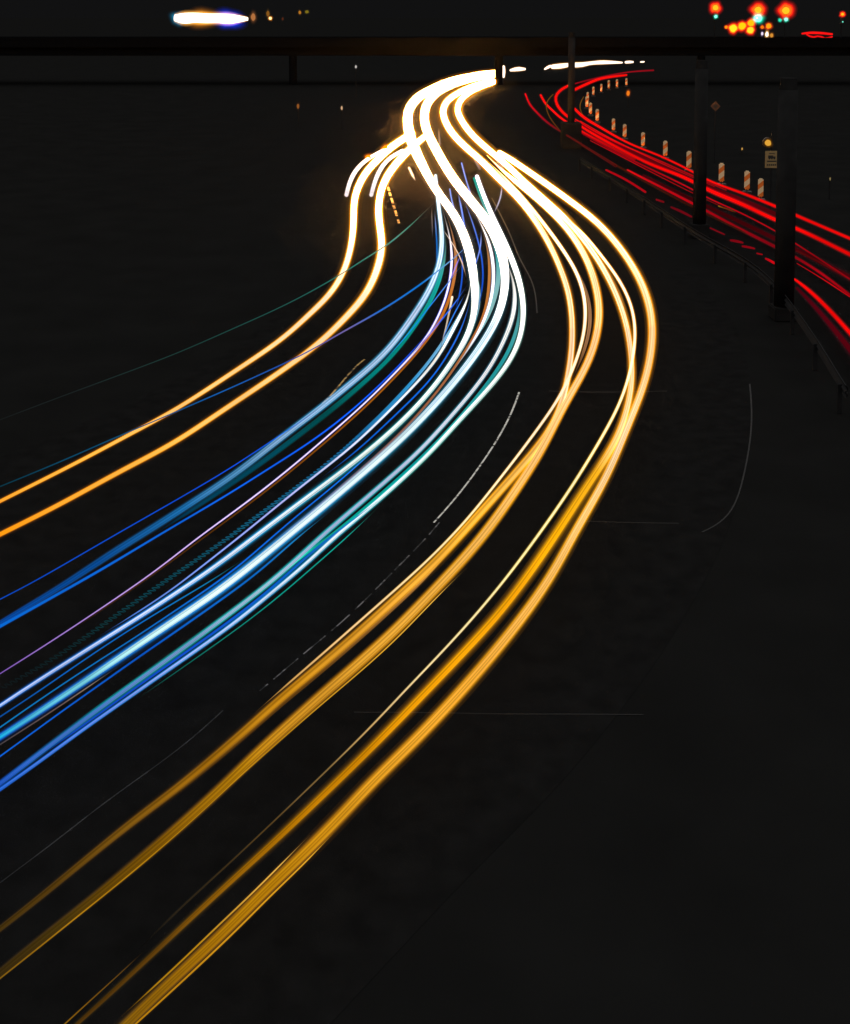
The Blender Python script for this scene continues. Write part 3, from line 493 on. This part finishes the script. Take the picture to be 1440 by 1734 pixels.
trail('wide dull red smear under the lowest red slash', [(1350,488,10),(1376,514,14),(1405,548,18),(1440,592,22)], [(480,'4c0410'),(600,'580410')], [(480,'200208'),(600,'240208')], z=.4, group=G_R, cf=.6)
trail('brownish haze line above the lower broad red trail', [(985,246,6),(1030,272,8),(1090,306,7),(1160,344,6),(1250,388,7),(1312,416,7)], [(240,'381408'),(416,'301008')], [(240,'100402'),(416,'100402')], z=.7, group=G_R, cf=.6, ext=False)
trail('wide very dark red sheen between the brightest red lines', [(985,214,10),(1040,242,13),(1110,276,15),(1190,313,16),(1260,340,17),(1320,365,16)], [(200,'5c040a'),(380,'46040a')], [(200,'200204'),(380,'180204')], z=.5, group=G_R, ext=False, cf=.5)
trail('wide very dark red sheen over the lower broad red trail', [(1090,297,8),(1150,327,12),(1220,360,15),(1300,398,17),(1360,428,18),(1440,470,20)], [(290,'3c0408'),(480,'40040a')], [(290,'140204'),(480,'180204')], z=.42, group=G_R, cf=.5)
trail('hair thin red line above the lower broad red trail', [(1000,238,3),(1060,269,3.5),(1120,300,3.5),(1190,335,3),(1240,358,3)], [(230,'c00810'),(360,'700408')], RDe, z=.82, group=G_R, ext=False)
trail('hair thin red line crowding the bright red line from above', [(983,205,3),(1030,232,3.5),(1090,262,3.5),(1150,290,3),(1210,316,2.5)], [(200,'f01008'),(316,'900408')], RDe, z=.92, group=G_R, ext=False)
trail('thin crimson line low at the right frame edge', [(1350,446,3),(1390,470,4),(1440,503,4)], [(440,'b00410'),(505,'c0040c')], RDe, z=.7, group=G_R)
trail('brownish red line just above the thin crimson one', [(1350,425,4),(1395,447,4),(1440,473,5)], [(420,'501008'),(480,'480c08')], RDe, z=.66, group=G_R)
rg = 'red glints made as glowing dashes on the median'
for lab, p in (('long dull red glint lowest left on the median', [(1027,288,5),(1060,304,6),(1093,325,6)]),
               ('tiny red glint after the long dull one', [(1112,338,5),(1124,342,5)]),
               ('ragged red glint left of the second pillar', [(1137,351,5),(1152,357,7),(1171,367,5)]),
               ('small red glint right of the second pillar', [(1203,386,4),(1214,391,5),(1227,397,4)]),
               ('oval red glint midway between the two broad pillars', [(1237,407,5),(1246,408,8),(1258,411,5)]),
               ('flat red glint under the oval one', [(1257,417,5),(1266,418,7),(1278,421,4)]),
               ('faint red glint approaching the broadest pillar', [(1282,429,4),(1291,431,4)]),
               ('bright small red glint touching the broadest pillar', [(1297,438,5),(1304,441,7),(1312,446,6)])):
    trail(lab, p, [(280,'a80410'),(330,'9c0410'),(345,'5c0610'),(400,'6c0410'),(435,'900410'),(445,'c80814')], [(280,'380208'),(450,'300206')], z=.45, group=rg, ext=False, cf=.6, smin=2)  # short glowing tubes stand in for red light glimpsed past the rail
Y_ = [(150,'6c4810'),(220,'583010')]
trail('thin olive arc crossing the slim red line', [(937,160,3.5),(929,168,4),(925,177,4),(928,192,4),(936,206,4),(947,219,3.5)], Y_, [(150,'241604'),(220,'1c1004')], z=.9, group=G_R, ext=False)
trail('thin olive arc right of the narrow pillar', [(989,164,3),(983,174,3.5),(982,184,3.5),(988,196,3)], Y_, [(150,'241604'),(220,'1c1004')], z=.9, group=G_R, ext=False)
trail('short olive dash between the two broad pillars', [(1217,349,4),(1230,353,5),(1245,359,4)], [(349,'806010'),(359,'502c10')], [(349,'241804'),(359,'180c04')], z=.8, group=G_R, ext=False)

# --- far headlights under the bridge
for lab, p in (('upright white spark right after the far dark pier', [(853,113,7),(853.5,120,8),(853,130,6)]),
               ('white lozenge of far headlights', [(865,119,6),(876,117,11),(890,117,6)]),
               ('small white spark left of the far wide lights', [(923,117,4),(928,114,7),(932,112,6)]),
               ('wide white bar of far headlights left of the narrow pillar', [(936,113,11),(948,112,13),(963,110,10)]),
               ('long tapering white bar right of the narrow pillar', [(973,110,13),(985,109.5,12),(1000,107,9),(1020,105.5,10),(1035,105.5,8),(1054,106,4)]),
               ('last white dash of far headlights', [(1060,105.5,6),(1066,105,7),(1073,105,4)]),
               ('faintest far headlight dot', [(1085,105,3),(1088,104.8,4),(1091,104.6,3)])):
    trail(lab, p, [(100,'fff4e4*1.6')], [(100,'c08030')], z=.65, group=G_F, ext=False, cf=.62, smin=1.5)

# ------------------------------------------------------------------ pillars on the median, bridge beyond
def pillar(x, y, wpx, top, label, plinth=None):
    p = at(x, y); w = wpx * mpp(p)
    r = empty('pillar', p); tag(r, label, 'pillar', 'concrete pillars along the median')
    bm = bmesh.new(); cyl_into(bm, (0, 0, top / 2), w / 2, top, 28, w / 2 * .97); s = done('shaft', bm, M_CONC, r); smooth(s.data)
    bm = bmesh.new(); cyl_into(bm, (0, 0, top + .15), w / 2 * .9, .3, 28, w / 2 * .8); done('bearing', bm, M_CONC, r)
    ph, pw = plinth or (.35, w * 1.25)
    bm = bmesh.new(); box_into(bm, (0, 0, ph / 2), (pw, pw, ph)); done('plinth', bm, M_CONC, r, .03)
    return r
pillar(1327, 540, 33, 6.0, 'broadest dark pillar cutting the red trails')
pillar(1184, 402, 22, 6.0, 'middle dark pillar cutting the red trails', (.5, .62))
pillar(967, 250, 12, 6.5, 'narrow dark pillar on a wide plinth before the bridge', (1.5, 1.12))

BD = 132.0
br = empty('bridge', (0, BD, 0)); tag(br, 'dark road bridge crossing over the far end of the road', 'bridge')
bm = bmesh.new(); box_into(bm, (0, 0, 4.55), (150, 6, .9)); done('deck', bm, M_BRID, br, .04)
for s in (-1, 1):
    bm = bmesh.new(); box_into(bm, (0, s * 2.2, 3.65), (150, .7, .9)); done('girder', bm, M_BRID, br, .03)
    bm = bmesh.new(); box_into(bm, (0, s * 2.9, 5.06), (150, .25, .24)); done('parapet', bm, M_BRID, br, .02)
for px_ in (843, 500, 1180):
    p = at_d(px_, 100, BD)
    bm = bmesh.new(); cyl_into(bm, (p.x, -2.2, 1.6), .43, 3.2, 24); done('pier', bm, M_BRID, br)

# guard rail on the median
gp = px_line([(985,290),(1060,340),(1170,418),(1300,505),(1370,600),(1440,720)])
gr = empty('guard_rail', gp[0]); tag(gr, 'low steel guard rail along the dark median', 'guard rail')
bm = bmesh.new(); prof = [(.04, .45), (.0, .5), (.05, .56), (.0, .62), (.04, .7)]
rows = []
for i, p in enumerate(gp):
    t = (gp[min(i+1, len(gp)-1)] - gp[max(i-1, 0)]).normalized(); s = Vector((t.y, -t.x, 0))
    rows.append([[bm.verts.new(p - gp[0] + s * (a + o) + Vector((0, 0, b))) for a, b in prof] for o in (0, .02)])
for i in range(len(rows) - 1):
    for k in range(2):
        for j in range(4): bm.faces.new((rows[i][k][j], rows[i+1][k][j], rows[i+1][k][j+1], rows[i][k][j+1]))
    for j in (0, 4): bm.faces.new((rows[i][0][j], rows[i][1][j], rows[i+1][1][j], rows[i+1][0][j]))
done('beam', bm, M_STEEL, gr)
acc = 0; last = None
for i, p in enumerate(gp):
    if last is None or (p - last).length > 2.6:
        bm = bmesh.new(); box_into(bm, Vector(p - gp[0]) + Vector((-.08, .05, .3)), (.09, .06, .6)); done('post', bm, M_STEEL, gr, .008); last = p

# ------------------------------------------------------------------ striped delineator posts
def beacon_mat():
    m = principled('striped_reflector', (.9, .85, .8), .5, .4)
    n = m.node_tree.nodes; l = m.node_tree.links; b = n['Principled BSDF']
    tc = n.new('ShaderNodeTexCoord'); mp = n.new('ShaderNodeSeparateXYZ')
    ma = n.new('ShaderNodeMath'); ma.operation = 'MULTIPLY_ADD'; ma.inputs[1].default_value = -.9
    mo = n.new('ShaderNodeMath'); mo.operation = 'PINGPONG'; mo.inputs[1].default_value = .25
    r = n.new('ShaderNodeValToRGB'); r.color_ramp.interpolation = 'CONSTANT'
    r.color_ramp.elements[0].color = (.97, .70, .38, 1); r.color_ramp.elements[1].position = .13; r.color_ramp.elements[1].color = (.92, .20, .02, 1)
    l.new(tc.outputs['Object'], mp.inputs[0]); l.new(mp.outputs['X'], ma.inputs[0]); l.new(mp.outputs['Z'], ma.inputs[2])
    l.new(ma.outputs[0], mo.inputs[0]); l.new(mo.outputs[0], r.inputs[0]); l.new(r.outputs[0], b.inputs['Base Color'])
    return m
M_BEA = beacon_mat()
bm = bmesh.new(); box_into(bm, (0, 0, .62), (.24, .04, .86))
bmesh.ops.bevel(bm, geom=[e for e in bm.edges if abs((e.verts[0].co - e.verts[1].co).y) > .03], offset=.05, segments=4, affect='EDGES')
me_b = bpy.data.meshes.new('panel'); bm.to_mesh(me_b); bm.free(); me_b.materials.append(M_BEA)
bm = bmesh.new(); box_into(bm, (0, 0, .06), (.42, .34, .12)); bmesh.ops.bevel(bm, geom=bm.edges[:], offset=.025, segments=2, affect='EDGES')
cyl_into(bm, (0, 0, .16), .03, .12, 12)
me_f = bpy.data.meshes.new('foot'); bm.to_mesh(me_f); bm.free(); me_f.materials.append(M_BLACK)
BEACONS = [(1061,132,144,'before the small orange lamp'),(1045,134,147,'second from the small orange lamp'),(1031,136,150,'third from the small orange lamp'),(1018.5,142,155,'fourth from the small orange lamp'),(1005,147,161,'fifth from the small orange lamp'),
           (995.5,156,170,'at the tip of the bend, half hidden behind the next'),(994,164,182,'at the innermost tip of the bend'),(1000,175,194,'first after the tip of the bend'),(1011.6,186,206,'second after the tip of the bend'),(1039,202,222,'third after the tip of the bend'),(1058,212,234,'fourth after the tip of the bend'),
           (1089,226,249,'fifth after the tip of the bend'),(1126.7,241,267,'second before the middle pillar'),(1166.7,259,288,'just before the middle pillar'),(1221.7,280,312,'just after the middle pillar'),(1265,293,325,'left neighbour of the last post'),(1288,306,338,'last and nearest, under the square sign')]
for i, (x, y0, y1, lab) in enumerate(BEACONS):
    p = at(x, y1 + 3, .0); s = (y1 - y0) * mpp(p) / .86
    r = empty('delineator_post', p, math.atan2(-p.x, p.y) * .6 + RND.uniform(-.35, .1))
    r.scale = (s, s, s)
    tag(r, 'striped delineator post ' + lab, 'delineator', 'striped delineator posts along the far kerb')
    for nm, me in (('panel', me_b), ('foot', me_f)):
        o = bpy.data.objects.new(nm, me); COL.objects.link(o); o.parent = r

# ------------------------------------------------------------------ signs
def painted(name, col): return principled(name, col, .5, .3)
M_SGN = painted('sign_cream', (.26, .19, .085)); M_SYM = painted('sign_black', (.02, .02, .02))
def square_sign():
    d = 47.0; c = at_d(1307, 270, d); px = mpp(c)
    r = empty('road_sign', (c.x, d, 0)); tag(r, 'square cream truck sign under a small yellow lamp', 'road sign')
    w, h = 22 * px, 29 * px
    bm = bmesh.new(); cyl_into(bm, (0, .06, (c.z + 1.1) / 2), .035, c.z + 1.1, 14); done('pole', bm, M_STEEL, r)
    bm = bmesh.new(); box_into(bm, (0, 0, c.z), (w, .03, h)); done('panel', bm, M_SGN, r, .008)
    bm = bmesh.new()
    y = -.018
    def rect(x0, z0, x1, z1): box_into(bm, ((x0 + x1) / 2 * w, y, c.z + (z0 + z1) / 2 * h), ((x1 - x0) * w, .006, (z1 - z0) * h))
    rect(-.28, .06, .10, .24); rect(.115, .06, .28, .18)
    for k in (-.18, .0, .2): cyl_into(bm, (k * w, y, c.z + .045 * h), .055 * w, .008, 16, axis='Y')
    done('truck_symbol', bm, M_SYM, r)
    bm = bmesh.new(); rect(-.36, -.14, .36, -.07); rect(-.22, .33, .22, .37)
    for k in range(5): rect(-.38 + k * .155, -.36, -.38 + k * .155 + .11, -.27)
    done('lettering', bm, M_SYM, r)
    # the lamp above
    lc = at_d(1302, 242, d)
    bm = bmesh.new(); cyl_into(bm, (lc.x - c.x, .12, lc.z), 9 * px, .1, 24, axis='Y'); done('lamp_housing', bm, M_BLACK, r)
    b = ball('lamp', (lc.x - c.x - .03, 0, lc.z), 8.5 * px, 'd09a38', '80500c', r, .6)
square_sign()
def diamond_sign():
    d = 62.0; c = at_d(1212, 180, d); px = mpp(c)
    r = empty('road_sign', (c.x, d, 0)); tag(r, 'faint brown diamond sign standing in the dark', 'road sign')
    bm = bmesh.new(); cyl_into(bm, (0, .05, c.z / 2), .03, c.z, 12); done('pole', bm, M_STEEL, r)
    bm = bmesh.new(); mat = Matrix.Translation((0, 0, c.z)) @ Matrix.Rotation(math.pi / 4, 4, 'Y')
    bmesh.ops.create_cube(bm, size=1, matrix=mat @ Matrix.Diagonal((12 * px, .02, 12 * px, 1))); done('panel', bm, principled('faded_brown', (.10, .05, .03), .7, .1), r)
    bm = bmesh.new(); bmesh.ops.create_cube(bm, size=1, matrix=Matrix.Translation((0, -.014, c.z)) @ Matrix.Rotation(math.pi / 4, 4, 'Y') @ Matrix.Diagonal((6 * px, .006, 6 * px, 1))); done('centre', bm, M_SYM, r)
diamond_sign()

# ------------------------------------------------------------------ traffic signals and lamps on the bridge
DECK = 5.0
def signal(x, yr, yg, label, rr=9, rg=4.5, extra=None):
    d = BD + 2.0; cr = at_d(x, yr, d); px = mpp(cr); cg = at_d(x + 1, yg, d)
    r = empty('traffic_light', (cr.x, d, DECK)); tag(r, label, 'traffic light', 'traffic lights on the bridge')
    bm = bmesh.new(); cyl_into(bm, (0, .35, (cr.z - DECK + .6) / 2), .07, cr.z - DECK + .6, 14); done('pole', bm, M_STEEL, r)
    hz = (cr.z + cg.z) / 2 - DECK
    bm = bmesh.new(); box_into(bm, (0, .2, hz), (.36, .22, abs(cr.z - cg.z) + .5)); done('housing', bm, M_BLACK, r, .04)
    ball('red_lens', (0, 0, cr.z - DECK), rr * px * 1.25, 'ffc020', 'ff1408*1.6', r, .36, 1.0, 'ff6008*1.6')
    ball('green_lens', (.04, -.02, cg.z - DECK), rg * px * 1.3, 'a0fff0', '10b890', r, .5)
    for (ex, ey, er, a, b) in extra or ():
        c = at_d(ex, ey, d); ball('lens', (c.x - cr.x, -.05, c.z - DECK), er * px, a, b, r, .5)
signal(1212, 13, 28, 'traffic light alone left of the car lights', 10, 4)
signal(1284, 17, 31, 'traffic light with a white glare among the car lights', 12, 9, [(1283, 31, 9, 'ffffff*2', '40d0c0*1.5')])
signal(1331, 18, 33, 'traffic light right of the car lights with twin green dots', 13, 4.5, [(1321, 34, 4.5, '30d0a8', '10a080')])
signal(1427, 24, 37, 'smallest traffic light near the frame corner', 5, 1.2)
def lamp(x, y, r_px, core, rim, label, cat='lamp', name='lamp', group=None, sy=1.0, dd=0.0, cf=.5):
    p = at_d(x, y, BD + 1.0 + dd)
    o = ball(name, p, r_px * mpp(p), core, rim, None, cf, sy, core if rim.startswith('ff2') else None); tag(o, label, cat, group); return o
gb = 'car lights waiting on the bridge'
for x, y, r, c, e, lab in ((1242,48,11,'ffd020','ff2408*1.6','orange brake light lowest left in the waiting cars'),(1257,44,11,'ffb808','ff2008*1.6','orange brake light between its two lower neighbours'),(1271,51,10,'ffc828','ff2408*1.6','orange brake light bottom middle of the waiting cars'),
                           (1230,46,4.5,'ff9808','d04008','tiny orange light left of the waiting cars'),(1272,39,10,'ffa808','ff2008*1.4','orange glow right under the white glare'),(1302,44,8,'ffa010','d84808','amber light right of the white glare'),(1291,46,5,'e87808','a03008','dull amber dot under the white glare')):
    lamp(x, y, r, c, e, lab, 'car light', 'car_light', gb)
for x, y, r, c, e, sy, lab in ((1291,57,3.5,'e8e0f0','605070',1.6,'small lilac light under the amber ones'),(1299,58,5,'fff8e8*1.5','c09050',1.7,'upright white light under the amber ones'),(1307,60,5,'c88830','704010',1.3,'brown smudge of light beside the upright white one')):
    lamp(x, y, r, c, e, lab, 'car light', 'car_light', gb, sy)
def deck_trail(label, pts, core, edge, cat='light trail', cf=.55, grp=None, dd=0):
    Q = smooth_path(pts, smin=1.5)[::2]; P = [at_d(x, y, BD + 1.5 + dd) for x, y, _ in Q]
    C = np.array([tuple(p) for p in P]); R = np.array([q[2] / 2 * mpp(p) for q, p in zip(Q, P)])
    org = C[0].copy()
    cc = np.tile(hx(core), (len(C), 1)); ec = np.tile(hx(edge), (len(C), 1))
    # frames: the run lies across the view, so nudge it in depth to keep a stable frame
    o = link('light_trail', tube_mesh('light_trail', C - org, R, cc, [cf], [1.0], 14), M_CORE); o.location = org
    link('glow', tube_mesh('glow', C - org, R, ec, (1.0, .88, .76, .65), (.05, .12, .2, .3), 14), M_RIM, o)
    return tag(o, label, cat, grp)
gs = 'red tail light streaks at the edge of the bridge'
deck_trail('upper red streak on the right end of the bridge', [(1358,57,4),(1372,55.5,6),(1390,56,6),(1410,58,5)], 'ff1410', '900408', grp=gs)
deck_trail('lower slanting red streak on the right end of the bridge', [(1366,58,4),(1376,63,5),(1388,61,4),(1397,65,5),(1410,62,4)], 'f01010', '700308', grp=gs, dd=-.6)
# white glare of the oncoming cars, left end
gw = 'oncoming headlight glare on the bridge'
deck_trail('long white glare of oncoming headlights on the bridge', [(296,30,16),(310,31,28),(330,30,27),(350,31,26),(370,31,25),(390,32,26),(405,32,18),(420,32,8)], 'fff6e8*3', 'f8b050', cf=.62, grp=gw)
for x, y, r, c, sy, lab in ((386,33,31,'0a30d8',.60,'blue fringe round the right half of the white glare'),(342,31,38,'a86414',.46,'amber fringe above and below the middle of the white glare'),(303,31,16,'0c6888',.85,'teal fringe at the left tip of the white glare')):
    lamp(x, y, r, c, c, lab, 'headlight flare', 'headlight_flare', gw, sy, 1.2, .35)
gl = 'small lamps along the bridge left of the middle'
for x, y, r, c, e, sy, lab in ((429,29,7,'a86838','503018',1.7,'brown lit post just right of the white glare'),(454,23,5,'805018','302008',1.8,'dim brown lit post second from the white glare'),(458,31,5,'ffe0a0*1.5','c07018',1.0,'round warm bulb on the bridge parapet'),(479,32,3,'4c2010','180c06',1.6,'very dim red brown lamp on the bridge parapet'),(508,21,4,'b07020','402808',1.4,'small orange lamp beside a yellow green one'),(520,20,6,'786818','302808',.8,'flat yellow green lamp on the bridge')):
    lamp(x, y, r, c, e, lab, 'lamp', 'lamp', gl, sy)
def ground_lamp(x, y, d, r, c, e, sy, lab):
    """small marker lamp on a short mast"""
    p = at_d(x, y, d); px = mpp(p); r0 = empty('marker_lamp', (p.x, d, 0)); tag(r0, lab, 'lamp')
    bm = bmesh.new(); cyl_into(bm, (0, .05, p.z / 2), .03, max(.1, p.z), 10); done('mast', bm, M_STEEL, r0)
    ball('bulb', (0, 0, p.z), r * px, c, e, r0, .5, sy)
ground_lamp(603, 113, 110, 3, 'c0b8b0', '404040', 1.6, 'tiny white lamp above the dark slip road')
ground_lamp(579, 183, 80, 3, 'd0a880', '403020', 2.2, 'small upright warm lamp beside the slip road')
ground_lamp(505, 180, 82, 4, '885020', '301808', 2.0, 'dim orange lamp at the far left verge')
ground_lamp(1257, 252, 66, 2.5, 'c09048', '302008', 1.6, 'small yellow lamp left of the square sign')
ground_lamp(1406, 303, 50, 2.2, '807048', '201808', 2.4, 'thin dim lamp near the right frame edge')
ground_lamp(1064, 158, 98, 5, 'e87818', '703008', 1.7, 'small orange lamp behind the far striped posts')
# indicators of the cars leaving the slip road
for x, y, r, lab in ((624,267,9,'round orange indicator glow left of the slip road stubs'),(653,252,10,'round orange indicator glow where the slip road joins')):
    p = at(x, y, .8); o = ball('indicator_light', p, r * mpp(p), 'ff9c08', 'c86004', None, .5); tag(o, lab, 'indicator', 'orange indicators on the slip road')
